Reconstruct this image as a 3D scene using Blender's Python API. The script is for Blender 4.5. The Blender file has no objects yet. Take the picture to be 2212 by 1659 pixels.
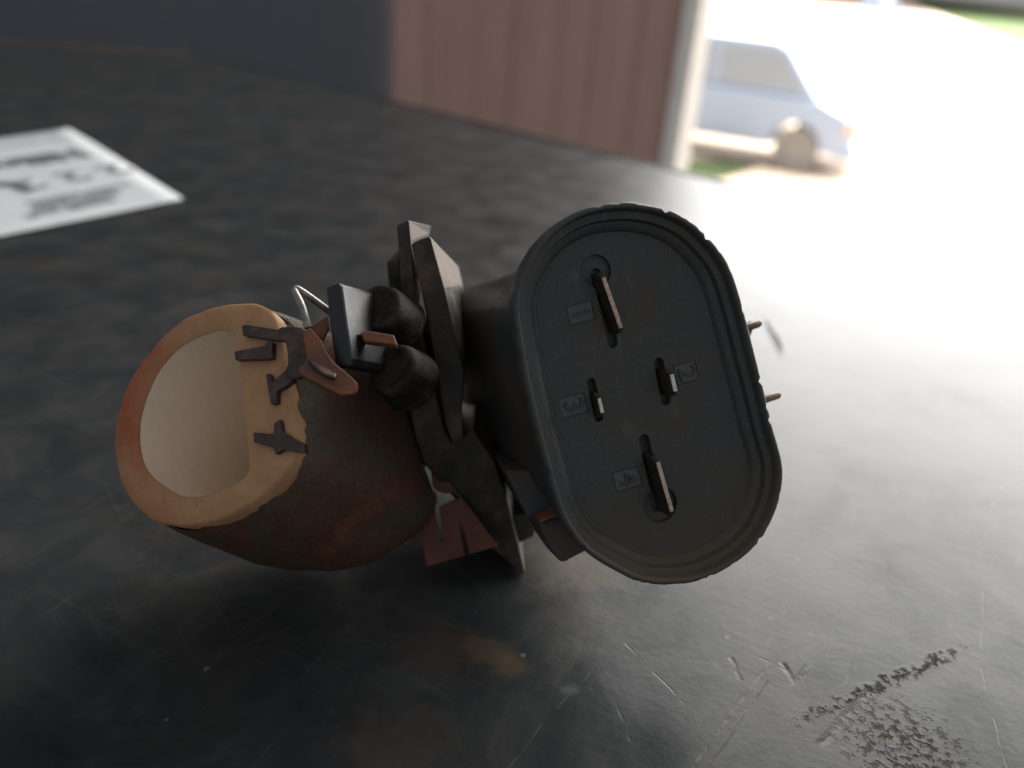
import bpy, bmesh, math, random
from mathutils import Vector, Matrix, noise as mnoise
random.seed(7)
S = bpy.context.scene
COL = S.collection

# ------------------------------------------------------------------ camera, light, exposure
H = 0.078                       # lens height above the bench top (m)
FPX = 1736.0                    # focal length in the units the photograph was measured in (2212 x 1659)
UPC = Vector((253, 3251, 1736)).normalized()          # world up, in camera axes (from the vanishing point of the verticals)
FWC = (Vector((0, 0, -1)) - UPC * UPC.dot(Vector((0, 0, -1)))).normalized()
RTC = FWC.cross(UPC)
R = Matrix((RTC, FWC, UPC))     # camera axes -> world axes
CAM = Vector((0, 0, H))

cd = bpy.data.cameras.new("camera"); cam = bpy.data.objects.new("camera", cd); COL.objects.link(cam)
cam.matrix_world = Matrix.Translation(CAM) @ R.to_4x4()
cd.sensor_width = 36.0; cd.lens = 36.0 * FPX / 2212.0
cd.clip_start = 0.005; cd.clip_end = 400
cd.dof.use_dof = True; cd.dof.focus_distance = 0.0935; cd.dof.aperture_fstop = 15.5
S.camera = cam

w = bpy.data.worlds.new("World"); S.world = w; w.use_nodes = True
w.node_tree.nodes["Background"].inputs[0].default_value = (0.90, 0.96, 1.0, 1)
w.node_tree.nodes["Background"].inputs[1].default_value = 0.35

def area(name, loc, rot, sx, sy, power, color):
    l = bpy.data.lights.new(name, 'AREA'); l.shape = 'RECTANGLE'; l.size = sx; l.size_y = sy
    l.energy = power; l.color = color
    o = bpy.data.objects.new(name, l); COL.objects.link(o); o.location = loc; o.rotation_euler = rot
    return o
# daylight of the yard outside the open door: one wide overhead source
area("yard_daylight", (24, 49, 11), (0, 0, 0), 60, 80, math.pi * 60 * 80 * 12.0, (1.0, 0.985, 0.96))

S.view_settings.view_transform = 'Standard'; S.view_settings.look = 'None'
S.view_settings.exposure = 0.0; S.view_settings.gamma = 1.0
S.render.engine = 'CYCLES'
S.cycles.use_denoising = True
S.cycles.max_bounces = 5
S.cycles.sample_clamp_indirect = 6

# ------------------------------------------------------------------ measuring helpers
def cw(v):                      # camera axes -> world point
    return CAM + R @ Vector(v)
def cdir(v):                    # camera-axes direction -> world direction
    return R @ Vector(v)
def ray(p):
    return (R @ Vector(((p[0] - 1106) / FPX, -(p[1] - 829.5) / FPX, -1.0)))
def at(p, depth):               # measured point at a known distance along the view axis
    return CAM + ray(p) * depth
def on(p, o, n):                # measured point on a known plane
    d = ray(p); return CAM + d * ((o - CAM).dot(n) / d.dot(n))
UP = Vector((0, 0, 1))
def tab(p, z=0.0):
    return on(p, Vector((0, 0, z)), UP)
def zA(x, y): return (486 + x / 3.840, 594 + y / 3.840)
def zB(x, y): return (594 + x / 3.414, 432 + y / 3.414)
def zC(x, y): return (810 + x / 3.413, 810 + y / 3.413)
def zD(x, y): return (1080 + x / 1.862, 405 + y / 1.862)
def zE(x, y): return (216 + x / 2.4577, 594 + y / 2.4577)
def zI(x, y): return (837 + x / 4.5515, 972 + y / 4.5515)
def zR(x, y): return (1566 + x / 2.793, 486 + y / 2.793)

# ------------------------------------------------------------------ materials
class N:
    def __init__(s, name):
        s.m = bpy.data.materials.new(name); s.m.use_nodes = True
        s.t = s.m.node_tree; s.b = s.t.nodes["Principled BSDF"]; s.x = 0
    def n(s, kind, **kw):
        q = s.t.nodes.new(kind)
        for k, v in kw.items(): setattr(q, k, v)
        return q
    def l(s, a, b): s.t.links.new(a, b)
    def coord(s, scale=(1, 1, 1), rot=(0, 0, 0), loc=(0, 0, 0)):
        c = s.n("ShaderNodeTexCoord"); mp = s.n("ShaderNodeMapping")
        mp.inputs["Scale"].default_value = scale; mp.inputs["Rotation"].default_value = rot; mp.inputs["Location"].default_value = loc
        src = c.outputs["Object"]
        if any(rot):
            m0 = s.n("ShaderNodeMapping"); m0.inputs["Rotation"].default_value = rot; mp.inputs["Rotation"].default_value = (0, 0, 0)
            s.l(src, m0.inputs[0]); src = m0.outputs[0]
        s.l(src, mp.inputs[0]); return mp.outputs[0]
    def noise(s, scale, detail=5, rough=.6, co=None, dist=0):
        q = s.n("ShaderNodeTexNoise"); q.inputs["Scale"].default_value = scale
        q.inputs["Detail"].default_value = detail; q.inputs["Roughness"].default_value = rough; q.inputs["Distortion"].default_value = dist
        s.l(co if co is not None else s.coord(), q.inputs["Vector"]); return q.outputs["Fac"]
    def ramp(s, f, stops):
        q = s.n("ShaderNodeValToRGB"); e = q.color_ramp.elements
        while len(e) < len(stops): e.new(.5)
        for i, (p, c) in enumerate(stops):
            e[i].position = p; e[i].color = (c[0], c[1], c[2], 1) if hasattr(c, '__len__') else (c, c, c, 1)
        s.l(f, q.inputs[0]); return q.outputs[0]
    def mix(s, f, a, b, mode='MIX'):
        q = s.n("ShaderNodeMix", data_type='RGBA', blend_type=mode)
        for v, i in ((f, 0), (a, 6), (b, 7)):
            if hasattr(v, 'is_linked'): s.l(v, q.inputs[i])
            elif i == 0: q.inputs[0].default_value = v
            else: q.inputs[i].default_value = (*v, 1) if hasattr(v, '__len__') else (v, v, v, 1)
        return q.outputs[2]
    def math(s, op, a, b=0.0, c=0.0, clamp=False):
        q = s.n("ShaderNodeMath", operation=op, use_clamp=clamp)
        for i, v in enumerate((a, b, c)):
            if hasattr(v, 'is_linked'): s.l(v, q.inputs[i])
            else: q.inputs[i].default_value = v
        return q.outputs[0]
    def bump(s, h, strength, dist, prev=None):
        q = s.n("ShaderNodeBump"); q.inputs["Strength"].default_value = strength; q.inputs["Distance"].default_value = dist
        s.l(h, q.inputs["Height"])
        if prev is not None: s.l(prev, q.inputs["Normal"])
        return q.outputs[0]
    def set(s, **kw):
        for k, v in kw.items():
            i = s.b.inputs[k.replace('_', ' ')]
            if hasattr(v, 'is_linked'): s.l(v, i)
            else: i.default_value = (*v, 1) if hasattr(v, '__len__') and len(v) == 3 and i.type == 'RGBA' else v
        return s.m

def worn(name, c0, c1, c2, rough=.55, scale=180, bump=.25, bd=.0002, metal=0.0, fine=2500, spec=.5):
    g = N(name)
    a = g.noise(scale, 6, .65); b = g.noise(fine, 4, .7)
    col = g.ramp(a, [(.34, c0), (.52, c1), (.70, c2)])
    col = g.mix(.35, col, g.ramp(b, [(.3, .25), (.7, 1.0)]), 'MULTIPLY')
    nb = g.bump(b, bump, bd, g.bump(a, bump, bd * 2))
    r = g.math('MULTIPLY_ADD', a, .35, rough - .17)
    return g.set(Base_Color=col, Roughness=r, Normal=nb, Metallic=metal, Specular_IOR_Level=spec)

def plastic_mat(name, dirt=0.5, low=0.0, tint=1.0):
    g = N(name)
    a = g.noise(90, 6, .6); b = g.noise(4200, 3, .6); c = g.noise(700, 5, .7)
    base = g.ramp(b, [(.3, (.036, .0395, .0400)), (.7, (.060, .065, .066))])
    dm = g.math('MULTIPLY', g.ramp(a, [(.40, 0), (.66, 1)]), g.ramp(c, [(.25, .35), (.7, 1)]))
    dm = g.math('MULTIPLY', dm, dirt)
    if low:                      # brown grime worked into the lower end of the connector
        tc = g.n("ShaderNodeTexCoord"); vm = g.n("ShaderNodeVectorMath", operation='DOT_PRODUCT'); ax = cdir((.25, -.97, 0))
        g.l(tc.outputs["Object"], vm.inputs[0]); vm.inputs[1].default_value = ax
        k = g.math('DIVIDE', g.math('SUBTRACT', vm.outputs["Value"], ax.dot(at((1395, 850), .0935)) + .008), .013, clamp=True)
        dm = g.math('MAXIMUM', dm, g.math('MULTIPLY', g.math('MULTIPLY', k, low), g.ramp(c, [(.25, .5), (.7, 1)])))
    if tint != 1.0: base = g.mix(1.0, base, (tint, tint, tint), 'MULTIPLY')
    col = g.mix(dm, base, (.105, .068, .042))
    sk = g.ramp(g.noise(140, 3, .6, g.coord((1, 7, 2), (.4, .2, .9))), [(.60, 0), (.72, .35)])
    col = g.mix(sk, col, (.12, .122, .122))
    return g.set(Base_Color=col, Roughness=g.math('MULTIPLY_ADD', dm, .3, .48), Normal=g.bump(b, .30, .00012, g.bump(c, .2, .0002)), Specular_IOR_Level=.42)

M = {}
M['plastic'] = plastic_mat("faded_black_plastic", .55, .65)
M['plastic_plate'] = plastic_mat("number_plate_plastic", .15, 0, 1.8)
M['plastic_dirty'] = plastic_mat("dirty_black_plastic", 1.0)
M['plastic_rim'] = plastic_mat("rim_black_plastic", .45, .9)
M['flange'] = worn("flange_plastic", (.016, .014, .013), (.046, .035, .027), (.14, .086, .052), .44, 190, .25, .0002)
M['blackblock'] = worn("black_block_plastic", (.007, .008, .010), (.011, .012, .014), (.026, .022, .018), .34, 200, .12, .0001)
M['boss'] = worn("greasy_boss_plastic", (.012, .010, .009), (.032, .024, .019), (.085, .058, .038), .68, 420, .5, .0004, 0, 2500, .25)
M['rustmetal'] = worn("rust_red_metal", (.075, .020, .010), (.125, .032, .015), (.18, .055, .024), .6, 220, .3, .0002)
M['strip'] = worn("orange_coated_strip", (.11, .050, .032), (.22, .075, .036), (.33, .11, .045), .6, 300, .25, .00015)
M['prong'] = worn("oxidised_prong_metal", (.045, .028, .026), (.08, .050, .044), (.15, .09, .065), .45, 500, .25, .0001, .3)
M['wire'] = worn("dull_steel_wire", (.16, .15, .14), (.30, .28, .25), (.42, .38, .33), .4, 700, .3, .0001, .7)
M['tin'] = worn("tinned_terminal", (.50, .30, .20), (.68, .48, .36), (.80, .66, .56), .5, 900, .3, .0001, .1)
M['lit_tin'] = worn("lit_terminal", (.70, .64, .54), (.82, .78, .70), (.90, .87, .82), .5, 900, .3, .0001, .1)
M['pin'] = worn("tarnished_pin", (.14, .09, .06), (.24, .16, .11), (.34, .25, .19), .5, 700, .2, .0001, .3)
M['blade_side'] = worn("dark_blade", (.030, .025, .021), (.046, .037, .030), (.08, .058, .042), .55, 700, .2, .0001, 0)  # blade sides coloured darker than the lit tips
M['dark'] = worn("slot_black", (.006, .006, .006), (.010, .010, .010), (.016, .014, .012), .7, 400, .1)

# ------------------------------------------------------------------ mesh helpers
def link(name, me, mat=None, parent=None, bevel=0, seg=2, smooth=False):
    o = bpy.data.objects.new(name, me); COL.objects.link(o)
    if mat is not None: me.materials.append(mat)
    if parent is not None: o.parent = parent; o.matrix_parent_inverse = parent.matrix_world.inverted()
    if bevel:
        b = o.modifiers.new("edge", 'BEVEL'); b.width = bevel; b.segments = seg; b.limit_method = 'ANGLE'; b.angle_limit = math.radians(38)
        b.harden_normals = False
    if smooth:
        for p in me.polygons: p.use_smooth = True
    return o
def mesh(name, v, f):
    me = bpy.data.meshes.new(name); me.from_pydata([tuple(x) for x in v], [], f); me.validate(); 
    bm = bmesh.new(); bm.from_mesh(me); bmesh.ops.recalc_face_normals(bm, faces=bm.faces[:]); bm.to_mesh(me); bm.free()
    return me
def autosmooth(me, deg=38):
    me.set_sharp_from_angle(angle=math.radians(deg))
    for p in me.polygons: p.use_smooth = True
def smooth_loop(pts, n):         # closed Catmull-Rom through the points, resampled to n by length
    m = len(pts); out = []
    for i in range(m):
        a, b, c, d = pts[i - 1], pts[i], pts[(i + 1) % m], pts[(i + 2) % m]
        for k in range(8):
            t = k / 8
            out.append(.5 * ((2 * b) + (c - a) * t + (2 * a - 5 * b + 4 * c - d) * t * t + (3 * b - a - 3 * c + d) * t ** 3))
    L = [0]
    for i in range(len(out)): L.append(L[-1] + (out[(i + 1) % len(out)] - out[i]).length)
    res = []; j = 0
    for k in range(n):
        s = L[-1] * k / n
        while L[j + 1] < s: j += 1
        f = (s - L[j]) / max(1e-12, L[j + 1] - L[j])
        res.append(out[j].lerp(out[(j + 1) % len(out)], f))
    return res
def centroid(p):
    c = Vector()
    for q in p: c += q
    return c / len(p)
def loft(name, loops, mat, parent=None, caps=(True, True), bevel=0, smooth=0, seg=2):
    n = len(loops[0]); v = [p for L in loops for p in L]; f = []
    for k in range(len(loops) - 1):
        for i in range(n):
            j = (i + 1) % n
            f.append((k * n + i, k * n + j, (k + 1) * n + j, (k + 1) * n + i))
    if caps[0]: f.append(tuple(range(n)))
    if caps[1]: f.append(tuple((len(loops) - 1) * n + i for i in range(n)))
    me = mesh(name, v, f)
    if smooth: autosmooth(me, smooth)
    return link(name, me, mat, parent, bevel, seg)
def prism(name, front, vec, mat, parent=None, bevel=.0002, scale=1.0, center=None, smooth=0):
    c = center if center is not None else centroid(front)
    back = [c + (p - c) * scale + vec for p in front]
    return loft(name, [front, back], mat, parent, bevel=bevel, smooth=smooth)
def tube(name, pts, r, mat, parent=None, n=10, taper=None):
    loops = []
    up = Vector((.31, .2, .93))
    for i, p in enumerate(pts):
        d = (pts[min(i + 1, len(pts) - 1)] - pts[max(i - 1, 0)]).normalized()
        a = d.cross(up).normalized(); b = d.cross(a)
        rr = r if taper is None else r * taper[i]
        loops.append([p + (a * math.cos(t) + b * math.sin(t)) * rr for t in [2 * math.pi * k / n for k in range(n)]])
    return loft(name, loops, mat, parent, smooth=50)
def curve_pts(pts, per=8):
    out = []
    for i in range(len(pts) - 1):
        a, b, c, d = pts[max(i - 1, 0)], pts[i], pts[i + 1], pts[min(i + 2, len(pts) - 1)]
        for k in range(per):
            t = k / per
            out.append(.5 * ((2 * b) + (c - a) * t + (2 * a - 5 * b + 4 * c - d) * t * t + (3 * b - a - 3 * c + d) * t ** 3))
    return out + [pts[-1]]
def cut(o, cutters):
    for c in cutters:
        m = o.modifiers.new("cut", 'BOOLEAN'); m.operation = 'DIFFERENCE'; m.object = c; m.solver = 'EXACT'
    bpy.context.view_layer.update()
    me = bpy.data.meshes.new_from_object(o.evaluated_get(bpy.context.evaluated_depsgraph_get()))
    o.modifiers.clear(); old = o.data; o.data = me
    for c in cutters: bpy.data.objects.remove(c)
def text_mesh(body, size, extrude, bold=0.0):
    cu = bpy.data.curves.new("t", 'FONT'); cu.body = body; cu.size = size; cu.extrude = extrude; cu.offset = bold
    cu.align_x = 'CENTER'; cu.align_y = 'CENTER'; cu.resolution_u = 3
    o = bpy.data.objects.new("t", cu); COL.objects.link(o); bpy.context.view_layer.update()
    me = bpy.data.meshes.new_from_object(o.evaluated_get(bpy.context.evaluated_depsgraph_get()))
    bpy.data.objects.remove(o); return me
def tag(o, label, cat, kind=None, group=None):
    if kind: o["kind"] = kind
    if label: o["label"] = label
    if cat: o["category"] = cat
    if group: o["group"] = group
    return o
def empty(name, loc):
    o = bpy.data.objects.new(name, None); o.empty_display_size = .01; COL.objects.link(o); o.location = loc
    bpy.context.view_layer.update(); return o
def box(name, lo, hi, mat, parent=None, bevel=0):
    x0, y0, z0 = lo; x1, y1, z1 = hi
    v = [Vector(p) for p in ((x0, y0, z0), (x1, y0, z0), (x1, y1, z0), (x0, y1, z0), (x0, y0, z1), (x1, y0, z1), (x1, y1, z1), (x0, y1, z1))]
    me = mesh(name, v, [(0, 1, 2, 3), (4, 5, 6, 7), (0, 1, 5, 4), (1, 2, 6, 5), (2, 3, 7, 6), (3, 0, 4, 7)])
    return link(name, me, mat, parent, bevel)

# ------------------------------------------------------------------ the yard outside and the wall behind the bench
GZ = -2.30; FZ = -.92      # yard level, workshop floor level
g = N("red_soil")
s1 = g.noise(.35, 6, .6); s2 = g.noise(6, 8, .7)
col = g.mix(.4, g.ramp(s1, [(.35, (.62, .44, .32)), (.65, (.72, .60, .49))]), g.ramp(s2, [(.3, (.56, .39, .27)), (.7, (.76, .64, .53))]))
M['soil'] = g.set(Base_Color=col, Roughness=.9, Normal=g.bump(s2, .5, .05))
g = N("lawn_grass")
s1 = g.noise(.5, 6, .6); s2 = g.noise(14, 6, .7)
col = g.mix(.5, g.ramp(s1, [(.35, (.045, .075, .018)), (.65, (.08, .11, .035))]), g.ramp(s2, [(.3, (.035, .06, .016)), (.7, (.11, .14, .05))]))
M['grass'] = g.set(Base_Color=col, Roughness=.9, Normal=g.bump(s2, .8, .06))

def sheet(name, pts, mat, kind='structure'):
    o = link(name, mesh(name, pts, [tuple(range(len(pts)))]), mat); o["kind"] = kind; return o
sheet("ground", [Vector((-150, -20, GZ)), Vector((150, -20, GZ)), Vector((150, 300, GZ)), Vector((-150, 300, GZ))], M['soil'])
lp = [on(p, Vector((0, 0, GZ)), UP) for p in ((1975, 10), (2212, 104), (2600, 150))]
sheet("lawn", [lp[0] + Vector((0, 0, .006)), lp[1] + Vector((0, 0, .006)), lp[2] + Vector((0, 0, .006)), Vector((70, 120, GZ + .006)), lp[0] + Vector((lp[0].x, lp[0].y, 0)) * 1.5 + Vector((0, 0, .006))], M['grass'])
vg = [on(p, Vector((0, 0, GZ)), UP) for p in ((1380, 400), (1490, 402), (1570, 385), (1640, 362), (1560, 345), (1380, 340))]
sheet("verge", [p + Vector((0, 0, .006)) for p in vg], M['grass'])

WY = 2.0
g = N("concrete_floor"); s1 = g.noise(3, 6, .6); M['concrete'] = g.set(Base_Color=g.ramp(s1, [(.3, (.16, .155, .15)), (.7, (.26, .25, .24))]), Roughness=.85, Normal=g.bump(s1, .2, .01))
fl = box("floor", (-7, -3, GZ + .01), (5, WY + .25, FZ), M['concrete']); fl["kind"] = "structure"
def wallpt(p, y=WY): return on(p, Vector((0, y, 0)), Vector((0, 1, 0)))
xl = wallpt((853, 200)).x; xr = wallpt((1423, 359)).x; xp = wallpt((1504, 359)).x
g = N("dark_wall_paint")
s1 = g.noise(1.2, 6, .6); s2 = g.noise(30, 6, .7)
M['darkwall'] = g.set(Base_Color=g.mix(.5, g.ramp(s1, [(.3, (.088, .100, .122)), (.7, (.122, .132, .15))]), g.ramp(s2, [(.3, (.088, .098, .12)), (.7, (.125, .137, .155))])), Roughness=.75, Normal=g.bump(s2, .3, .004))
wl = box("wall", (-7, WY + .03, FZ), (xl + .004, WY + .2, 4.6), M['darkwall'])
wl["kind"] = "structure"

g = N("brown_door_paint")
co = g.coord((1, 1, .12))
s1 = g.noise(9, 6, .6, co); s2 = g.noise(3, 6, .6)
M['door'] = g.set(Base_Color=g.mix(.5, g.ramp(s1, [(.3, (.42, .24, .20)), (.7, (.52, .34, .30))]), g.ramp(s2, [(.3, (.44, .255, .215)), (.7, (.51, .335, .295))])), Roughness=.6, Normal=g.bump(s1, .2, .003))
door = empty("sheet_metal_door", ((xl + xr) / 2, WY, FZ))
tag(door, "brown ribbed sheet metal door beside the pale post", "door")
npan = 7; pw = (xr - xl) / npan
edges = [0, .9, 2.15, 3.0, 4.2, 5.0, 6.15, 7]
for i in range(npan):
    x0 = xl + edges[i] * (xr - xl) / 7; pw = (edges[i + 1] - edges[i]) * (xr - xl) / 7; prof = [(0, 0), (.50, 0), (.66, .006), (.86, .006), (1.0, 0)]
    v = []
    for z in (FZ + .03, 4.5):
        v += [Vector((x0 + a * pw * 1.01, WY + b + .001 * (i % 2), z)) for a, b in prof] + [Vector((x0 + a * pw * 1.01, WY + b + .004 + .001 * (i % 2), z)) for a, b in reversed(prof)]
    n = len(prof) * 2
    f = [(k, (k + 1) % n, n + (k + 1) % n, n + k) for k in range(n)] + [tuple(range(n)), tuple(range(n, 2 * n))]
    link("ribbed_panel", mesh("ribbed_panel", v, f), M['door'], door)
g = N("cream_post_paint")
s1 = g.noise(14, 6, .7)
M['post'] = g.set(Base_Color=g.ramp(s1, [(.3, (.74, .70, .66)), (.7, (.86, .83, .79))]), Roughness=.55, Normal=g.bump(s1, .2, .003))
post = empty("door_post", ((xr + xp) / 2, WY, FZ)); tag(post, "cream painted post at the edge of the bright doorway", "post")
xm = xr + (xp - xr) * .40
prism("post_face", [Vector(p) for p in ((xr + .001, WY - .01, FZ), (xm, WY - .006, FZ), (xm, WY + .09, FZ), (xr + .001, WY + .09, FZ))], Vector((0, 0, 5.4)), M['post'], post, .004)
prism("post_return", [Vector(p) for p in ((xm + .002, WY - .002, FZ), (xp - .004, WY + .085, FZ), (xp - .004, WY + .11, FZ), (xm + .002, WY + .09, FZ))], Vector((0, 0, 5.4)), M['post'], post, .004)

# ------------------------------------------------------------------ the cars outside
def car_mats(prefix, paint):
    g = N(prefix + "_paint"); m1 = g.set(Base_Color=paint, Metallic=0.0, Roughness=.32, Coat_Weight=.6)
    return m1
g = N("car_glass"); M['carglass'] = g.set(Base_Color=(.36, .42, .50), Roughness=.15)  # pale blue base colour stands in for sky reflected in the windows
g = N("tyre_rubber"); s1 = g.noise(60); M['tyre'] = g.set(Base_Color=g.ramp(s1, [(.3, .26), (.7, .36)]), Roughness=.9)
g = N("wheel_alloy"); M['alloy'] = g.set(Base_Color=(.5, .5, .5), Metallic=.8, Roughness=.4)
g = N("headlight_lens"); M['lens'] = g.set(Base_Color=(.75, .77, .78), Roughness=.15)
g = N("amber_lens"); M['amber'] = g.set(Base_Color=(.8, .5, .34), Roughness=.2)
g = N("trim_black"); M['trim'] = g.set(Base_Color=(.03, .03, .03), Roughness=.6)

def car(name, label, loc, rot, paint, group=None):
    T = Matrix.Translation(loc) @ Matrix.Rotation(rot, 4, 'Z')
    e = empty(name, loc); tag(e, label, "car", None, group)
    W = .82
    def slab(nm, prof, ys, mat, bevel=.02):
        loops = []
        for y, k, dz in ys:
            c = Vector((sum(p[0] for p in prof) / len(prof), 0, sum(p[1] for p in prof) / len(prof)))
            loops.append([T @ (Vector((c.x + (x - c.x) * k, y, c.z + (z - c.z) * k + dz))) for x, z in prof])
        return loft(nm, loops, mat, e, bevel=bevel, smooth=40)
    ys = [(-W, .965, 0), (-W + .09, 1, 0), (W - .09, 1, 0), (W, .965, 0)]
    # origin: front bumper, ground; x forward (front at 0), car extends to -x
    arch = lambda cx: [(cx + .36 * math.cos(a), .30 + .36 * math.sin(a)) for a in [math.pi * k / 8 for k in range(0, 9)]]
    low = [(-.02, .24), (-.0, .42), (-.03, .66), (-.10, .80), (-.52, .96), (-3.1, 1.0), (-3.85, .98), (-3.95, .55), (-3.92, .26)]
    low += [(x, z) for x, z in reversed(arch(-3.2))] + [(x, z) for x, z in reversed(arch(-.72))]
    low = [p for p in low if p[1] >= .22]
    slab("body", low, ys, paint)
    cab = [(-.54, .962), (-1.02, 1.54), (-1.22, 1.63), (-3.4, 1.66), (-3.78, 1.0), (-3.1, 1.002)]
    slab("cabin", cab, [(-W + .04, .96, 0), (-W + .2, 1, .02), (W - .2, 1, .02), (W - .04, .96, 0)], paint)
    win = [(-.80, 1.04), (-1.10, 1.46), (-1.26, 1.52), (-1.95, 1.53), (-1.95, 1.04)]
    win2 = [(-2.05, 1.04), (-2.05, 1.53), (-3.25, 1.54), (-3.5, 1.06)]
    for s in (-1, 1):
        for q in (win, win2):
            fr = [T @ Vector((x, s * (W - .03), z)) for x, z in q]
            prism("side_window", fr, (T.to_3x3() @ Vector((0, -s * .03, 0))), M['carglass'], e, .004)
    fr = [T @ Vector(p) for p in ((-.57, -.64, 1.00), (-.57, .64, 1.00), (-.99, .56, 1.50), (-.99, -.56, 1.50))]
    prism("windscreen", fr, T.to_3x3() @ Vector((.03, 0, .035)), M['carglass'], e, .004)
    hood = [(-.05, .76), (-.12, .825), (-.50, .975), (-.50, .955), (-.12, .80)]
    slab("bonnet", hood, [(-W + .14, 1, 0), (-W + .3, 1, .012), (W - .3, 1, .012), (W - .14, 1, 0)], paint, .004)
    for s in (-1, 1):
        fr = [T @ Vector(p) for p in ((.0, s * .46, .56), (.0, s * .72, .58), (-.05, s * .72, .76), (-.05, s * .46, .74))]
        prism("headlight", fr, T.to_3x3() @ Vector((.035, 0, .012)), M['lens'], e, .006)
        fr = [T @ Vector(p) for p in ((-.03, s * .74, .58), (-.16, s * .84, .59), (-.16, s * .84, .72), (-.06, s * .74, .72))]
        prism("indicator", fr, T.to_3x3() @ Vector((.03, s * .012, 0)), M['amber'], e, .004)
    fr = [T @ Vector(p) for p in ((.002, -.40, .56), (.002, .40, .56), (-.03, .40, .70), (-.03, -.40, .70))]
    prism("grille", fr, T.to_3x3() @ Vector((.03, 0, 0)), M['trim'], e, .004)
    bp = [(.05, .26), (.06, .42), (.0, .47), (-.10, .47), (-.10, .26)]
    slab("bumper", bp, [(-W - .01, .9, 0), (-W + .12, 1, 0), (W - .12, 1, 0), (W + .01, .9, 0)], paint, .015)
    for x in (-.72, -3.2):
        for s in (-1, 1):
            c = Vector((x, s * (W - .10), .30))
            def ringl(r, y): return [T @ (c + Vector((r * math.cos(a), y, r * math.sin(a)))) for a in [2 * math.pi * k / 28 for k in range(28)]]
            ww = link("wheel", mesh("wheel", [T @ (c + Vector((.03 * math.cos(a), s * yy, .03 * math.sin(a)))) for yy in (-.02, .095) for a in [2 * math.pi * k / 12 for k in range(12)]],
                     [(k, (k + 1) % 12, 12 + (k + 1) % 12, 12 + k) for k in range(12)] + [tuple(range(12)), tuple(range(12, 24))]), M['alloy'], e)
            loft("tyre", [ringl(.19, -.085), ringl(.28, -.09), ringl(.30, -.06), ringl(.30, .06), ringl(.28, .09), ringl(.19, .085)], M['tyre'], ww, smooth=40)
            loft("rim", [ringl(.195, -.075), ringl(.195, s * .05), ringl(.13, s * .03), ringl(.05, s * .06)], M['alloy'], ww, smooth=40)
    return e
fb = on((1868, 374), Vector((0, 0, GZ)), UP)
car("parked_car", "pale blue car parked outside the doorway beside the post", Vector((fb.x - .15, fb.y + .1, GZ)), math.radians(-26), car_mats("silver_blue", (.40, .52, .72)), "cars in the yard")
fc = on((1905, 24), Vector((0, 0, GZ)), UP)
car("distant_car", "small blue car far off across the yard beside the lawn", Vector((fc.x + .8, fc.y - .2, GZ)), math.radians(-70), car_mats("deep_blue", (.05, .10, .18)), "cars in the yard")

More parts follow.
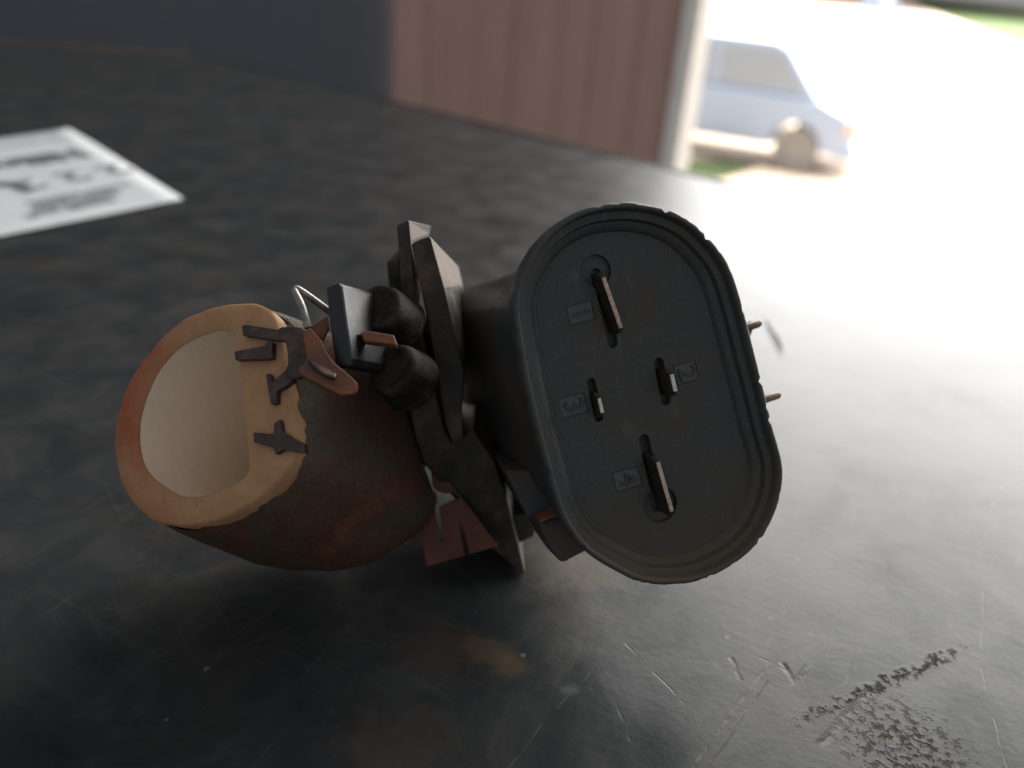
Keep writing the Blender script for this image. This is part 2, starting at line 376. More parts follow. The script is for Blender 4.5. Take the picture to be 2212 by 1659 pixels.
# ------------------------------------------------------------------ workbench
TM = N("scuffed_bench_steel")
def table_material():
    g = TM
    c = g.coord()
    sx = g.n("ShaderNodeSeparateXYZ"); g.l(c, sx.inputs[0]); X, Y = sx.outputs[0], sx.outputs[1]
    big = g.noise(34, 4, .62); mid = g.noise(75, 4, .62, dist=.6); fine = g.noise(900, 3, .7)
    sA = g.noise(60, 3, .6, g.coord((1, 9, 1), (0, 0, math.radians(28)))); sB = g.noise(60, 3, .6, g.coord((9, 1, 1), (0, 0, math.radians(20))))
    col = g.ramp(mid, [(.30, (.021, .023, .024)), (.52, (.031, .032, .033)), (.74, (.050, .049, .047))])
    col = g.mix(g.ramp(big, [(.50, 0), (.72, .5)]), col, (.052, .042, .034))
    col = g.mix(g.ramp(sA, [(.56, 0), (.74, .30)]), col, (.062, .062, .061))
    col = g.mix(g.ramp(sB, [(.60, 0), (.76, .35)]), col, (.07, .065, .06))
    for rz_, off_ in ((52, .1), (-38, .7), (-66, .4), (14, .25)):
        sC = g.noise(42, 1, .5, g.coord((1, 48, 1), (0, 0, math.radians(rz_)), (off_, off_, 0)))
        col = g.mix(g.math('MULTIPLY', g.ramp(sC, [(.68, 0), (.72, .34)]), g.ramp(big, [(.44, .0), (.62, 1)])), col, (.085, .085, .082))
    # specks of grit
    vo = g.n("ShaderNodeTexVoronoi"); vo.inputs["Scale"].default_value = 210; g.l(c, vo.inputs["Vector"])
    sp = g.math('MULTIPLY', g.math('LESS_THAN', vo.outputs["Distance"], .075), g.math('GREATER_THAN', g.noise(40, 2), .53))
    col = g.mix(g.math('MULTIPLY', sp, .40), col, (.22, .21, .20))
    rough = g.math('ADD', g.ramp(mid, [(.3, .28), (.7, .37)]), g.math('MULTIPLY', big, .08))
    HT = [(mid, .00004), (fine, .000030), (sA, .000015)]
    # scratches
    BRK = g.ramp(g.noise(330, 2), [(.38, 0), (.6, 1)])
    WOB = g.math('MULTIPLY', g.math('SUBTRACT', g.noise(90, 2), .5), .0012)
    def seg(p, q, wid):
        a, b = tab(p), tab(q); d = (b - a); L = d.length; d /= L
        u = g.math('ADD', g.math('MULTIPLY', g.math('SUBTRACT', X, a.x), d.x), g.math('MULTIPLY', g.math('SUBTRACT', Y, a.y), d.y))
        v = g.math('SUBTRACT', g.math('MULTIPLY', g.math('SUBTRACT', Y, a.y), d.x), g.math('MULTIPLY', g.math('SUBTRACT', X, a.x), d.y))
        v = g.math('ADD', v, WOB)
        m = g.math('MULTIPLY', g.math('SUBTRACT', 1, g.math('DIVIDE', g.math('ABSOLUTE', v), wid), clamp=True), BRK)
        return g.math('MULTIPLY', m, g.math('MULTIPLY', g.math('GREATER_THAN', u, 0), g.math('LESS_THAN', u, L)))
    def total(lst):
        t = lst[0]
        for q in lst[1:]: t = g.math('MAXIMUM', t, q)
        return t
    thin = total([seg((1660, 1470), (1530, 1659), .00012), (seg((2125, 1280), (2118, 1420), .00018)), seg((2118, 1420), (2160, 1600), .00018),
                  seg((2160, 1600), (2230, 1800), .00018), seg((1285, 1440), (1180, 1560), .00014), seg((1180, 1560), (1080, 1680), .00014), seg((1330, 1520), (1362, 1600), .00025),
                  seg((1660, 1430), (1500, 1659), .0003), seg((1350, 1390), (1480, 1520), .00016), seg((1870, 1370), (1790, 1540), .00016), seg((1640, 1420), (1700, 1450), .0002)])
    gouge = total([seg((1905, 1460), (1770, 1610), .0007), seg((1720, 1480), (1750, 1435), .0006), seg((1688, 1430), (1718, 1480), .0006), seg((1580, 1420), (1600, 1470), .0005)])
    col = g.mix(g.math('MULTIPLY', thin, .25), col, (.22, .22, .21))
    col = g.mix(g.math('MULTIPLY', gouge, .6), col, (.035, .03, .026))
    HT.append((thin, -.00004))
    HT.append((gouge, -.00009))
    # chipped, pitted patch with a ragged ridge
    a, b = tab((1500, 1660)), tab((2100, 1392)); d = (b - a).normalized(); nn = Vector((-d.y, d.x, 0))
    if nn.dot(tab((2000, 1600)) - a) > 0: nn = -nn
    v = g.math('ADD', g.math('MULTIPLY', g.math('SUBTRACT', X, a.x), -nn.x), g.math('MULTIPLY', g.math('SUBTRACT', Y, a.y), -nn.y))   # + towards the lower right
    u = g.math('ADD', g.math('MULTIPLY', g.math('SUBTRACT', X, a.x), d.x), g.math('MULTIPLY', g.math('SUBTRACT', Y, a.y), d.y))
    Lr = (b - a).length
    pits = g.noise(950, 4, .66, dist=.2)
    wob = g.math('ADD', v, g.math('MULTIPLY', g.math('SUBTRACT', g.noise(420, 4), .5), .0035))
    ridge = g.math('SUBTRACT', 1, g.math('DIVIDE', g.math('ABSOLUTE', wob), .0013), clamp=True)
    ridge = g.math('MULTIPLY', ridge, g.math('MULTIPLY', g.ramp(g.math('DIVIDE', u, Lr), [(.22, 0), (.50, 1)]), g.ramp(g.math('DIVIDE', u, Lr), [(.80, 1), (1.0, .15)])))
    pc = tab((1960, 1625))
    dx = g.math('SUBTRACT', X, pc.x); dy = g.math('SUBTRACT', Y, pc.y)
    rad = g.math('SQRT', g.math('ADD', g.math('MULTIPLY', dx, dx), g.math('MULTIPLY', dy, dy)))
    patch = g.math('MULTIPLY', g.ramp(g.math('DIVIDE', rad, .012), [(.25, 1), (1, 0)]), g.math('GREATER_THAN', v, .0))
    msk = g.math('MULTIPLY', g.math('MAXIMUM', ridge, g.math('MULTIPLY', patch, .52)), g.ramp(pits, [(.44, 0), (.60, 1)]), clamp=True)
    msk = g.ramp(msk, [(.15, 0), (.55, 1)])
    col = g.mix(g.math('MULTIPLY', msk, .85), col, g.ramp(pits, [(.45, (.038, .022, .014)), (.7, (.090, .058, .038))]))
    rough = g.math('ADD', rough, g.math('MULTIPLY', msk, .45), clamp=True)
    HT.append((msk, -.00013)); HT.append((g.math('MULTIPLY', g.math('MAXIMUM', ridge, patch), pits), .00006))
    hsum = g.math('MULTIPLY', HT[0][0], HT[0][1])
    for q_, k_ in HT[1:]: hsum = g.math('MULTIPLY_ADD', q_, k_, hsum)
    nb = g.bump(hsum, 1.0, 1.0)
    # tan dust smears in front of the part
    SMN = g.math('MULTIPLY', g.math('SUBTRACT', g.noise(260, 4, dist=.8), .5), 1.6)
    def smear(p, rx, tint, amt, col):
        o = tab(p); q = g.math('SQRT', g.math('ADD', g.math('POWER', g.math('SUBTRACT', X, o.x), 2), g.math('POWER', g.math('MULTIPLY', g.math('SUBTRACT', Y, o.y), 1.3), 2)))
        q = g.math('ADD', g.math('DIVIDE', q, rx), SMN)
        return g.mix(g.math('MULTIPLY', g.ramp(q, [(.35, 1), (.9, 0)]), amt), col, tint)
    col = smear((1062, 1405), .0042, (.10, .074, .042), .45, col)
    col = smear((1100, 1440), .0036, (.11, .075, .04), .45, col)
    col = smear((960, 1400), .008, (.055, .035, .026), .5, col)
    col = smear((1220, 1215), .010, (.11, .09, .065), .6, col)
    col = smear((1290, 1240), .006, (.07, .048, .03), .7, col)
    col = smear((855, 1600), .009, (.06, .05, .042), .6, col)
    col = smear((1230, 1490), .0016, (.10, .10, .10), .6, col)
    g.set(Base_Color=col, Roughness=rough, Normal=nb, Metallic=0.0, Specular_IOR_Level=g.math('MULTIPLY', g.math('ADD', g.ramp(mid, [(.30, .12), (.70, .22)]), g.math('MULTIPLY', g.ramp(big, [(.4, 0), (.65, 1)]), .05)), g.math('SUBTRACT', 1, g.math('MULTIPLY', msk, .8))))
    return g.m
M['bench'] = table_material()
M['rustedge'] = worn("rusty_angle_edge", (.12, .06, .04), (.22, .12, .08), (.34, .22, .16), .6, 60, .3, .001, .2, 500)
cor = tab((425, 118)); e1 = tab((1748, 443)); e2 = tab((0, 90))
d1 = (e1 - cor).normalized(); d2 = (e2 - cor).normalized()
pr = cor + d1 * 1.5; pl = cor + d2 * .9
bench = empty("workbench", (0, .1, FZ)); tag(bench, "dark scuffed steel workbench top under the electrical part", "workbench")
tp = [cor, pr, Vector((pr.x, -.5, 0)), Vector((pl.x, -.5, 0)), pl]
loft("table_top", [tp, [p - Vector((0, 0, .004)) for p in tp]], M['bench'], bench)
def edge_strip(a, b, mat):
    d = (b - a).normalized(); o = Vector((-d.y, d.x, 0))
    if o.dot(Vector((0, 0, 0)) - a) > 0: o = -o
    prof = [a + o * .0005 + Vector((0, 0, .0005)), a + o * .004 + Vector((0, 0, .0005)), a + o * .004 - Vector((0, 0, .035)), a + o * .0005 - Vector((0, 0, .035))]
    return prism("edge_angle", prof, b - a, mat, bench, .0008)
edge_strip(cor, pr, M['bench'])
edge_strip(cor + d2 * .01, pl, M['rustedge'])
for x, y in ((cor.x + .06, cor.y - .12), (.75, -.35), (pl.x + .1, -.4)):
    box("leg", (x - .025, y - .025, FZ), (x + .025, y + .025, -.045), M['bench'], bench, .002)

# ------------------------------------------------------------------ paper note
g = N("note_paper"); s1 = g.noise(60, 5, .6)
M['paper'] = g.set(Base_Color=g.ramp(s1, [(.3, (.51, .52, .53)), (.7, (.58, .59, .60))]), Roughness=.75, Normal=g.bump(s1, .1, .001))
g = N("print_ink"); M['ink'] = g.set(Base_Color=(.05, .052, .055), Roughness=.7)
g = N("grey_print"); M['greyink'] = g.set(Base_Color=(.22, .22, .23), Roughness=.7)
g = N("pencil_mark"); M['pencil'] = g.set(Base_Color=(.20, .20, .21), Roughness=.7)
pA, pB, pC = tab((150, 283)), tab((396, 434)), tab((0, 516))
ex = (pC - pB).normalized(); ey = (pA - pB).normalized()     # along the long edge (to the left), and away
LX, LY = .30, (pA - pB).length
note = empty("paper_note", pB); tag(note, "white printed paper slip lying on the bench beside the ceramic", "paper")
def curl(u, v): return .0004 + .0005 * max(0, 1 - u / .05) ** 2 + .0004 * math.sin(u * 30 + v * 20) ** 2
nx, ny = 40, 14; v = []; f = []
for j in range(ny + 1):
    for i in range(nx + 1):
        a, b = LX * i / nx, LY * j / ny
        v.append(pB + ex * a + ey * b + Vector((0, 0, curl(a, b))))
for j in range(ny):
    for i in range(nx):
        k = j * (nx + 1) + i; f.append((k, k + 1, k + nx + 2, k + nx + 1))
po = link("sheet", mesh("sheet", v, f), M['paper'], note, smooth=True)
so = po.modifiers.new("thickness", 'SOLIDIFY'); so.thickness = .0002; so.offset = -1
def uvp(p):                      # paper coordinates of a measured point
    q = tab(p) - pB
    A = Matrix(((ex.x, ey.x), (ex.y, ey.y))); r = A.inverted() @ Vector((q.x, q.y)); return r
def print_text(name, body, p0, size, mat, bold=0.0, stretch=1.0):
    r = uvp(p0); me = text_mesh(body, size, 0, bold)
    tx = (ex).normalized(); ty = UP.cross(tx)                 # the writing is upside down to the camera
    for vt in me.vertices:
        x, y = vt.co.x * stretch, vt.co.y
        q = pB + ex * r.x + ey * r.y + tx * x + ty * y
        rr = Matrix(((ex.x, ey.x), (ex.y, ey.y))).inverted() @ Vector(((q - pB).x, (q - pB).y))
        q.z = curl(rr.x, rr.y) + .00025; vt.co = q
    link(name, me, mat, note)
print_text("printed_word", "Nilinu", (66, 352), .0200, M['ink'], .0005, .80)
print_text("printed_word", "a", (9, 405), .012, M['ink'], .0003)
print_text("handwriting", "2 2 2", (158, 387), .0175, M['pencil'], .0003, 1.12)
print_text("handwriting", "1", (37, 408), .021, M['ink'], .0006)
for k in range(5):
    print_text("text_line", ("mwBm W8Wm", "WmR B8mB", "Bm8W mRw", "mW8B Rm", "8mWB wmR")[k], (176 - k * 5, 424 + k * 8), .0058, M['greyink'], .0001, .92)
print_text("text_line", "om nnone", (70, 312), .008, M['pencil'])

# ------------------------------------------------------------------ the part: ceramic resistor with flange and four-pin connector
part = empty("blower_resistor", tab((1000, 1240)))
tag(part, "dirty black four pin connector with hollow ceramic resistor and bent metal clips", "car part")

# --- ceramic
g = N("stained_ceramic")
a = g.noise(70, 5, .6, dist=.4); b = g.noise(900, 5, .7); c = g.noise(260, 5, .65)
col = g.ramp(c, [(.3, (.41, .205, .098)), (.7, (.53, .295, .150))])
co = g.n("ShaderNodeTexCoord"); RC = at(zE(560, 800), .094)
def axis_mask(n_, pt, direc, lo, hi):
    vm = n_.n("ShaderNodeVectorMath", operation='DOT_PRODUCT'); n_.l(co.outputs["Object"], vm.inputs[0]); vm.inputs[1].default_value = direc
    return n_.math('DIVIDE', n_.math('SUBTRACT', vm.outputs["Value"], Vector(direc).dot(pt) + lo), hi - lo, clamp=True)
st = axis_mask(g, RC, cdir((-1, -.10, 0)), .0020, .0080)
st = g.math('MULTIPLY', st, g.ramp(a, [(.36, .30), (.54, 1)]))
col = g.mix(g.math('MULTIPLY', st, .95), col, (.36, .085, .026))
dk = g.ramp(b, [(.28, .55), (.42, 1)])
col = g.mix(.6, col, dk, 'MULTIPLY')
M['ceramic'] = g.set(Base_Color=col, Roughness=.62, Normal=g.bump(b, .25, .0002, g.bump(c, .2, .0003)))
g = N("ceramic_bore")
a = g.noise(110, 5, .6, dist=.4); b = g.noise(1000, 4, .7)
col = g.ramp(b, [(.3, (.82, .64, .48)), (.7, (.88, .71, .55))])
col = g.mix(g.ramp(a, [(.60, 0), (.70, .8)]), col, (.46, .19, .07))
M['bore'] = g.set(Base_Color=col, Roughness=.55, Normal=g.bump(b, .1, .0001))
g = N("cement_coating")
a = g.noise(85, 5, .60, dist=.6); b = g.noise(1500, 6, .72); c = g.noise(60, 4, .5, g.coord((1, 1, 1), (0, 0, 0), (.3, .1, .7)))
col = g.ramp(a, [(.30, (.080, .078, .055)), (.42, (.105, .072, .048)), (.54, (.130, .052, .038)), (.64, (.185, .080, .042)), (.76, (.28, .13, .06))])
col = g.mix(g.ramp(c, [(.5, 0), (.66, .55)]), col, (.14, .12, .085))
col = g.mix(.6, col, g.ramp(b, [(.32, .40), (.66, 1.1)]), 'MULTIPLY')
M['coat'] = g.set(Base_Color=col, Roughness=.62, Normal=g.bump(b, .5, .0003, g.bump(a, .3, .0006)), Specular_IOR_Level=.35)

RN = cdir((-.30, .20, .93)).normalized(); CV = cdir((.55, -.38, -.74)).normalized()
outer = [zE(*p) for p in ((935, 215), (870, 168), (800, 153), (700, 158), (600, 177), (500, 215), (430, 252), (340, 330), (260, 420), (190, 520), (130, 640), (96, 760), (82, 880), (92, 1000), (125, 1120), (180, 1210), (260, 1285), (340, 1325), (430, 1338), (520, 1332), (620, 1305), (720, 1265), (820, 1210), (900, 1145), (960, 1085), (1005, 1040), (1042, 985), (1058, 930), (1055, 850), (1040, 760), (1018, 660), (995, 560), (985, 480), (975, 400), (960, 310))]
hole = [zE(*p) for p in ((640, 296), (690, 302), (722, 328), (737, 385), (746, 470), (756, 580), (768, 700), (778, 800), (790, 900), (797, 980), (795, 1030), (770, 1075), (720, 1110), (650, 1140), (580, 1165), (500, 1180), (430, 1170), (350, 1125), (280, 1070), (240, 1010), (218, 930), (213, 850), (222, 750), (255, 640), (310, 520), (380, 430), (450, 370), (540, 325), (600, 304))]
NL = 96
O0 = smooth_loop([on(p, RC, RN) for p in outer], NL)
H0 = smooth_loop([on(p, RC, RN) for p in hole], NL)
# same start for both loops: nearest hole point to each outer point in order
def align(A, B):
    c = centroid(B); ax = (A[0] - c).normalized(); k = max(range(len(B)), key=lambda i: (B[i] - c).normalized().dot(ax)); return B[k:] + B[:k]
H0 = align(O0, H0[::-1])
LEN = .026
oc = centroid(O0); hc = centroid(H0)
def shift(Lp, c, s, k): return [c + (p - c) * s + CV * k for p in Lp]
TAPER = .90
def rim_jit(p, i, amt): return p + Vector((mnoise.noise(p * 700), mnoise.noise(p * 700 + Vector((5, 3, 1))), mnoise.noise(p * 700 + Vector((1, 8, 2))))) * amt
O0j = [rim_jit(p, i, .00012) for i, p in enumerate(O0)]
Oi = shift(O0j, oc, .975, -.0003); Hi = shift(H0, hc, 1.03, -.0003)
core = loft("ceramic_core", [shift(O0, oc, TAPER * .97, LEN), shift(O0, oc, .985, .002), O0j, Oi, Hi, H0], M['ceramic'], part, (False, False), smooth=50)
bore = loft("bore_lining", [shift(H0, hc, .999, 0.00002), shift(H0, hc, .985, .0012), shift(H0, hc, .92, LEN * .5), shift(H0, hc, .84, LEN)], M['bore'], core, (False, True), smooth=60)
# coating: starts a ragged millimetre behind the rim
cl = []
for k, s in ((.0014, 1.0), (.0022, 1.022), (.006, 1.06), (.010, 1.095), (.014, 1.11), (.018, 1.10), (.0215, 1.05), (.0245, .97), (.0265, .86)):
    L_ = shift(O0, oc, s, k)
    if k < .003: L_ = [p + CV * (mnoise.noise(p * 900) * .0009 + mnoise.noise(p * 250) * .0009) for p in L_]
    else: L_ = [p + (p - (oc + CV * k)).normalized() * mnoise.noise(p * 220) * .00035 for p in L_]
    cl.append(L_)
coat = loft("cement_coat", cl, M['coat'], core, (True, False), smooth=60)
# drop the front cap polygon (ring is ceramic there): the coat is a sleeve
bm = bmesh.new(); bm.from_mesh(coat.data); big_f = [f_ for f_ in bm.faces if len(f_.verts) > 8]; bmesh.ops.delete(bm, geom=big_f, context='FACES_ONLY'); bm.to_mesh(coat.data); bm.free()

# --- prongs folded over the ceramic rim
def plate_on(name, pts, o, n, thick, mat, parent, lift=0.0, bevel=.00015):
    fr = [on(p, o + n * (lift + thick), n) for p in pts]
    return prism(name, fr, -n * thick, mat, parent, bevel)
clip = empty("clip", tab((700, 1200))); bpy.data.objects.remove(clip)
for q in (((136, 422), (165, 411), (470, 458), (478, 550), (150, 502)),
          ((75, 634), (330, 586), (345, 545), (392, 560), (386, 692), (330, 697), (85, 706)),
          ((232, 1305), (400, 1320), (405, 1232), (452, 1195), (470, 1300), (650, 1402), (655, 1482), (480, 1450), (415, 1488), (400, 1430), (240, 1388)),
          ((335, 825), (365, 815), (385, 890), (520, 775), (570, 800), (560, 880), (430, 965), (428, 1062), (380, 1075))):
    plate_on("prong", [zA(*p) for p in q], RC, RN, .0010, M['prong'], part, .0001, .00008)

# --- bent clip bracket between ceramic and flange
BN = cdir((-.10, .15, .98)).normalized(); BO = at(zA(700, 700), .0905)
plate_on("clip_bracket", [zA(*p) for p in ((430, 450), (470, 430), (560, 425), (640, 440), (690, 470), (705, 560), (710, 690), (690, 800), (600, 860), (520, 850), (490, 800), (520, 740), (515, 640), (500, 560), (460, 530))], BO, BN, .0012, M['prong'], part)
FN = cdir((.30, .55, .78)).normalized(); FO = at(zA(800, 780), .0895)
plate_on("clip_strip", [zA(*p) for p in ((640, 470), (705, 430), (790, 525), (850, 650), (915, 735), (1000, 800), (1100, 895), (1092, 955), (1060, 985), (970, 1000), (860, 950), (745, 888), (640, 835), (600, 790), (680, 705))], FO, cdir((.1, .30, .95)).normalized(), .0012, M['strip'], part)
plate_on("clip_fold", [zA(*p) for p in ((688, 700), (720, 705), (850, 770), (925, 815), (915, 850), (850, 830), (800, 806), (740, 755))], at(zA(800, 780), .0882), cdir((.2, .8, .6)).normalized(), .0006, M['prong'], part)
plate_on("clip_strip", [zA(*p) for p in ((690, 462), (720, 420), (855, 330), (864, 440), (815, 540), (800, 520))], at(zA(780, 440), .0935), cdir((.2, .2, .95)).normalized(), .001, M['strip'], part)
plate_on("clip_strip", [zA(*p) for p in ((1120, 472), (1200, 462), (1400, 495), (1432, 582), (1150, 545))], at(zA(1270, 520), .0925), cdir((.05, .35, .93)).normalized(), .0012, M['strip'], part)
wp = [at(zA(690, 440), .0920), at(zA(640, 265), .0926), at(zA(585, 150), .0934), at(zA(578, 118), .0937), at(zA(612, 122), .0939), at(zA(720, 195), .0945), at(zA(850, 290), .0955), at(zA(930, 350), .0962)]
tube("steel_wire", curve_pts(wp, 6), .00044, M['wire'], part)

# --- black block, bosses
BLN = cdir((-.35, .10, .93)).normalized(); BLO = at(zA(940, 400), .0905)
fr = [on(zA(*p), BLO, BLN) for p in ((832, 112), (850, 98), (946, 60), (962, 92), (1000, 380), (1046, 690), (1030, 760), (945, 775), (905, 725), (865, 420))]
prism("mounting_block", fr, cdir((.52, -.10, -.85)) * .0075, M['blackblock'], part, .0003)
def boss(c, r, tall, depth):
    # round boss whose hollowed end looks to the camera's left, running back into the flange
    ax = cdir((-.30, .30, .90)).normalized(); o = at(zA(*c), depth)
    a = ax.cross(cdir((1, 0, 0))).normalized(); b = ax.cross(a)
    loops = []
    for h, k in ((-tall, 1.22), (-tall * .6, 1.10), (-.0012, 1.03), (-.0006, 1.0), (-.0002, .95), (0, .86), (.00005, .72), (-.0002, .64), (-.0002, .3), (-.0001, .05)):
        loops.append([o + ax * h + (a * math.cos(t) + b * math.sin(t)) * r * k * (1 + .04 * math.sin(2 * t + c[0]) + .02 * math.sin(5 * t + h * 900)) for t in [2 * math.pi * q / 40 for q in range(40)]])
    return loft("boss", loops, M['boss'], part, smooth=60)
boss((1275, 260), .0030, .0052, .0950)
boss((1385, 770), .0031, .0052, .0940)

# --- flange layers: front edges measured, plates run away from the camera
PN = cdir((0, -.332, .943)).normalized(); PO = at((900, 500), .0985); PB = -PN
def flange(name, pts, length, mat, scale=.8, off=0.0, side=(0, 0, 0), bevel=.0003):
    fr = [on(p, PO + PN * off, PN) for p in pts]
    c = centroid(fr); ux = cdir((.93, .25, 0)).normalized(); uy = cdir((-.25, .90, .33)).normalized()
    L1 = []
    for p in fr:
        d = p - c; L1.append(c + d + uy * (d.dot(uy) * (scale - 1)) + PB * length + cdir(side) * length)
    return loft(name, [fr, L1], mat, part, bevel=bevel)
flange("clamp_plate", [zB(*p) for p in ((897, 195), (905, 184), (975, 150), (988, 150), (1003, 300), (1030, 700), (1050, 900), (1000, 1000), (950, 900), (930, 640), (918, 430))], .018, M['flange'], .40, .0005)
flange("spacer_plate", [zB(*p) for p in ((822, 458), (835, 445), (915, 428), (940, 520), (960, 900), (900, 900), (838, 640))], .018, M['flange'], .8, -.0015)
flange("flange_plate", [zB(1000, 322), zB(1060, 290), zB(1145, 263), zB(1160, 320), zB(1250, 650), zB(1330, 1000), zB(1400, 1300), zC(640, 300), zC(652, 470), zC(648, 492), zC(570, 512), zC(540, 420), zB(1260, 1659), zB(1160, 1100), zB(1092, 740), zB(1030, 440)], .020, M['flange'], .42, .0020)
flange("flange_rail", [zB(1040, 900), zB(1090, 1000), zB(1190, 1420), zB(1240, 1659), zC(560, 505), zC(720, 400), zC(880, 640), zC(960, 860), zC(1010, 1060), zC(1040, 1180), zC(1112, 1478), zC(1080, 1470), zC(860, 1280), zC(600, 935), zC(360, 660), zC(300, 490), zC(235, 150), zB(900, 1150), zB(870, 950)], .020, M['flange'], .80, 0)
flange("rail_foot", [zC(900, 1100), zC(1000, 1040), zC(1130, 1030), zC(1165, 1060), zC(1180, 1150), zC(1170, 1195), zC(1060, 1245), zC(1010, 1190)], .012, M['plastic_dirty'], .9, -.003)

# --- slotted rust-red plate behind
SN = cdir((-.05, .05, 1)).normalized(); SO = at(zC(500, 1150), .1105)
sl = plate_on("slotted_plate", [zC(*p) for p in ((240, 560), (420, 640), (700, 980), (900, 1262), (378, 1412), (362, 1300), (345, 1225), (180, 1200), (150, 900))], SO, SN, .0010, M['rustmetal'], part, bevel=0)
def cutter(pts):
    fr = [on(p, SO + SN * .004, SN) for p in pts]; return prism("cutter", fr, -SN * .009, M['dark'], None, 0)
cut(sl, [cutter([zI(*p) for p in ((350, 120), (375, 118), (415, 165), (395, 240), (412, 380), (460, 425), (540, 450), (640, 435), (690, 495), (600, 520), (490, 575), (475, 600), (500, 760), (530, 930), (490, 945), (450, 780), (425, 600), (450, 520), (440, 450), (390, 405), (280, 405), (240, 350), (305, 320), (300, 250))]),
         cutter([zI(*p) for p in ((668, 690), (708, 685), (740, 850), (780, 1060), (730, 1070), (690, 850))])])

# --- connector
CN = cdir((.27, -.055, .95)).normalized(); CO = at((1395, 850), .0925)
orim = [zD(*p) for p in ((490, 58), (560, 60), (640, 75), (720, 105), (790, 150), (850, 210), (900, 272), (935, 340), (965, 430), (995, 540), (1030, 680), (1068, 830), (1098, 960), (1124, 1050), (1138, 1115), (1139, 1180), (1125, 1260), (1095, 1340), (1050, 1420), (990, 1480), (920, 1530), (840, 1570), (760, 1593), (680, 1600), (600, 1595), (540, 1580), (470, 1545), (400, 1505), (340, 1460), (290, 1400), (250, 1330), (220, 1250), (195, 1160), (165, 1050), (130, 915), (100, 780), (75, 640), (57, 520), (57, 440), (75, 370), (100, 310), (140, 240), (190, 180), (250, 130), (320, 92), (400, 68))]
NR = 224
RO = smooth_loop([on(p, CO, CN) for p in orim], NR); rc = centroid(RO)
LA = (on(zD(1139, 1150), CO, CN) - on(zD(935, 340), CO, CN)).normalized()          # long axis, downwards
SA = LA.cross(CN).normalized()
if SA.dot(cdir((1, 0, 0))) < 0: SA = -SA
def inset(Lp, d, k):             # inset a loop by d metres, push k metres back
    n = len(Lp); out = []
    for i in range(n):
        t = (Lp[(i + 4) % n] - Lp[i - 4]).normalized(); nn = t.cross(CN).normalized()
        if nn.dot(Lp[i] - rc) < 0: nn = -nn
        out.append(Lp[i] - nn * d - CN * k)
    return out
ROj = []
for i, p in enumerate(RO):
    t = mnoise.noise(p * 2400); q = mnoise.noise(p * 700)
    nick = -.0011 * max(0, t - .22) - .0003 * max(0, q - .25)
    side = (p - rc).normalized().dot(SA)
    ROj.append(p + (p - rc).normalized() * nick * (1.2 if side > .2 else .45))
DEEP = .0027
def lefted(Lp, dx): return [p + cdir((-dx, 0, 0)) for p in Lp]
sh = loft("connector_shroud", [inset(RO, .0050, .0042), inset(RO, .0014, .0040), inset(RO, .0004, .0034), inset(RO, .0001, .0028), inset(ROj, 0, .0002), inset(ROj, .00018, 0), inset(RO, .00055, 0.0), inset(RO, .0007, .00015), inset(RO, .0009, .0010), inset(RO, .0017, .0012), inset(RO, .0019, .0019), inset(RO, .0027, .0021), inset(RO, .0030, DEEP), inset(RO, .0044, DEEP + .0001)], M['plastic_rim'], part, (False, False), smooth=50)
loft("connector_body", [lefted(inset(RO, .0056, .0041), .0046), lefted(inset(RO, .0058, .0140), .0050), lefted(inset(RO, .0064, .0230), .0062), lefted(inset(RO, .0070, .0320), .0082)], M['plastic_dirty'], part, smooth=45)
fo = loft("contact_floor", [inset(RO, .0035, DEEP), inset(RO, .0035, DEEP + .0030)], M['plastic'], part)
FO_ = CO - CN * DEEP
def slot_cut(a, b, wid, deep=.0022):
    A, B = on(zD(*a), FO_, CN), on(zD(*b), FO_, CN); d = (B - A).normalized(); s = d.cross(CN).normalized() * wid / 2
    pts = []
    for k in range(7): pts.append(A - d * 0 + (s * math.cos(math.pi * k / 6) - d * (wid / 2) * math.sin(math.pi * k / 6)))
    for k in range(7): pts.append(B + (-s * math.cos(math.pi * k / 6) + d * (wid / 2) * math.sin(math.pi * k / 6)))
    return prism("cutter", [p + CN * .001 for p in pts], -CN * (deep + .001), M['dark'], None, 0)
def disc_cut(c, r, deep):
    o = on(zD(*c), FO_, CN); pts = [o + (SA * math.cos(t) + LA * math.sin(t)) * r + CN * .001 for t in [2 * math.pi * k / 40 for k in range(40)]]
    return prism("cutter", pts, -CN * (deep + .001), M['dark'], None, 0)
def quad_cut(q, deep):
    return prism("cutter", [on(zD(*p), FO_ , CN) + CN * .001 for p in q], -CN * (deep + .001), M['dark'], None, 0)
nq = {'1': ((262, 480), (368, 453), (384, 530), (279, 558)), '2': ((693, 718), (785, 694), (802, 770), (712, 797)), '3': ((231, 850), (337, 823), (356, 902), (250, 931)), '4': ((448, 1148), (553, 1121), (575, 1196), (467, 1227))}
cuts = [slot_cut((392, 345), (455, 625), .0013, .0012), slot_cut((640, 705), (668, 855), .0013, .0012), slot_cut((368, 785), (398, 925), .0011, .0012), slot_cut((580, 1015), (640, 1285), .0014, .0012),
        disc_cut((385, 335), .0019, .0005), disc_cut((645, 1275), .0022, .0006)]
cuts += [quad_cut(q, .00018) for q in nq.values()]
cut(fo, cuts)
for k, q in nq.items():
    P_ = [on(zD(*p), FO_ - CN * .00018, CN) for p in q]; c = centroid(P_)
    pl_ = prism("number_plate", [c + (p - c) * .93 + CN * .00010 for p in P_], -CN * .0003, M['plastic_plate'], fo, .00005)
    me = text_mesh(k, .0034, .00014, .00001)
    ty = (SA + LA * 0).normalized(); tx = LA
    if tx.cross(ty).dot(CN) < 0: tx = tx
    for vt in me.vertices: vt.co = c + tx * vt.co.x + ty * vt.co.y + CN * (vt.co.z + .00014)
    link("numeral", me, M['plastic'], pl_)
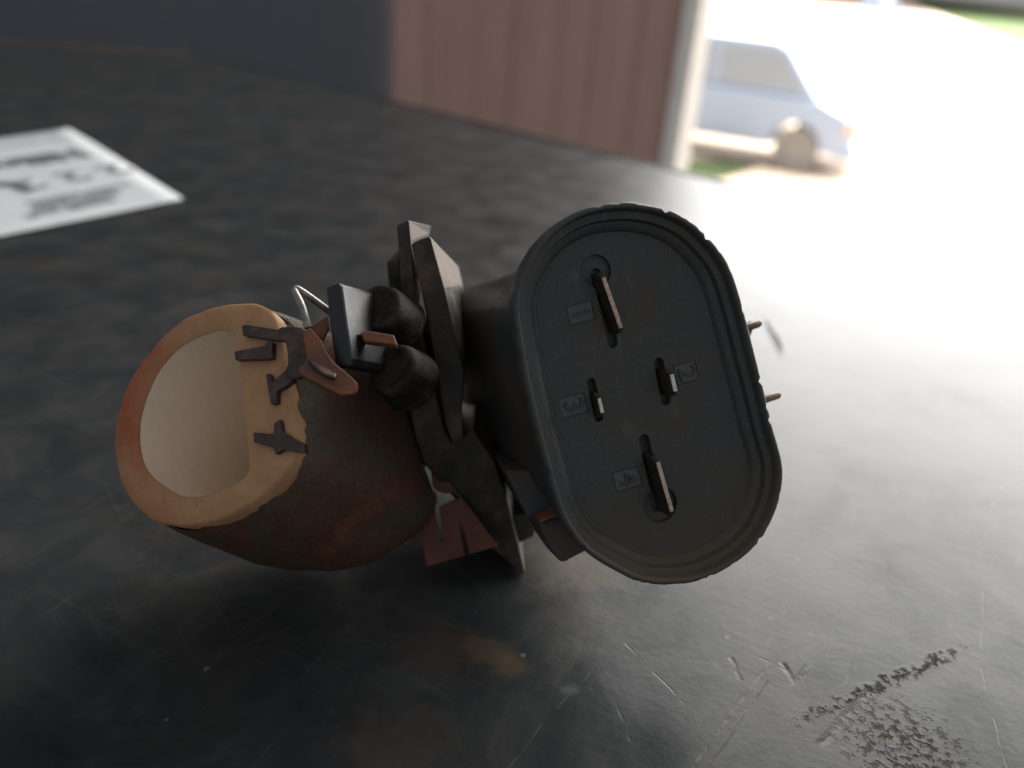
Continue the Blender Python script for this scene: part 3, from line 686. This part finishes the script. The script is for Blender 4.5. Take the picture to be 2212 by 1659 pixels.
def blade(a, b, base_a, base_b, h, mat, th=.0008):
    # standing blade: tip edge measured at height h above the floor, foot on the floor below it
    A, B = on(zD(*a), FO_ + CN * h, CN), on(zD(*b), FO_ + CN * h, CN)
    d = (B - A).normalized(); s = d.cross(CN).normalized() * th / 2
    q = [(A, .35), (B, .35)]
    tipA, tipB = A + d * .0003, B - d * .0003
    top = [tipA - s * .8, tipB - s * .8, tipB + s * .8, tipA + s * .8]
    low = [A - s - CN * .0008 - d * .0003, B - s - CN * .0008 + d * .0003, B + s - CN * .0008 + d * .0003, A + s - CN * .0008 - d * .0003]
    bot = [p - CN * (h + .0008) for p in low]
    bl = loft("terminal_blade", [top, low, bot], M['blade_side'], part, bevel=.00006)
    cap = [p + CN * .00002 for p in top]
    loft("blade_tip", [[p + CN * .00008 for p in cap], [p - CN * .00012 + (p - (A + B) / 2) * .004 for p in cap]], mat, bl, bevel=.00003)  # worn tip, its pale colour also holds the window light on the edge
    return bl
blade((412, 352), (490, 575), 0, 0, .0019, M['tin'], .0006)
blade((688, 742), (708, 830), 0, 0, .0023, M['lit_tin'], .0006)
blade((396, 838), (414, 916), 0, 0, .0015, M['lit_tin'], .0005)
blade((632, 1095), (694, 1312), 0, 0, .0023, M['tin'], .0006)
# side tab and the body block that joins the flange
TN = cdir((.1, .05, 1)).normalized()
fr = [on(zI(*p), at(zI(1700, 850), .1000), TN) for p in ((1480, 700), (1530, 690), (1720, 640), (1900, 850), (1990, 985), (1830, 1065), (1760, 1108), (1715, 1108), (1690, 1090), (1570, 920))]
prism("locking_tab", fr, cdir((-.25, .1, -1)) * .006, M['plastic_dirty'], part, .0005)
fr = [on(zI(*p), at(zI(1500, 500), .1035), TN) for p in ((1150, 200), (1650, 200), (1760, 520), (1730, 640), (1480, 705), (1370, 650))]
prism("connector_neck", fr, cdir((-.2, .15, -1)) * .010, M['plastic_dirty'], part, .0004)
fr = [on(zI(*p), at(zI(1600, 660), .0985), TN) for p in ((1500, 722), (1600, 678), (1715, 650), (1722, 600), (1660, 625), (1590, 655), (1505, 690))]
prism("seal_edge", fr, cdir((-.2, .1, -1)) * .003, M['strip'], part, .0002)
# rear solder pins that show past the right-hand rim
for a, b, c in (((100, 628), (200, 595), (219, 592)), ((220, 1058), (318, 1026), (334, 1022))):
    tube("solder_pin", [at(zR(*a), .1040), at(zR(*b), .1045), at(zR(*c), .1045)], 0.00055, M['pin'], part, 10, (1, .95, .55))
tube("lead_wire", [at((1560, 760), .112), at((1600, 762), .110), at((1622, 700), .1045)], .0005, M['tin'], part, 8)

# ------------------------------------------------------------------ a dark splinter on the bench
a, b = tab((1652, 684), .0005), tab((1692, 760), .0005)
sp_ = tube("splinter", [a, a.lerp(b, .3), a.lerp(b, .7) + Vector((.0004, 0, .0002)), b], .00032, M['blade_side'], None, 8, (.2, .7, 1, .25))
tag(sp_, "thin dark splinter on the bench right of the connector rim", "splinter")
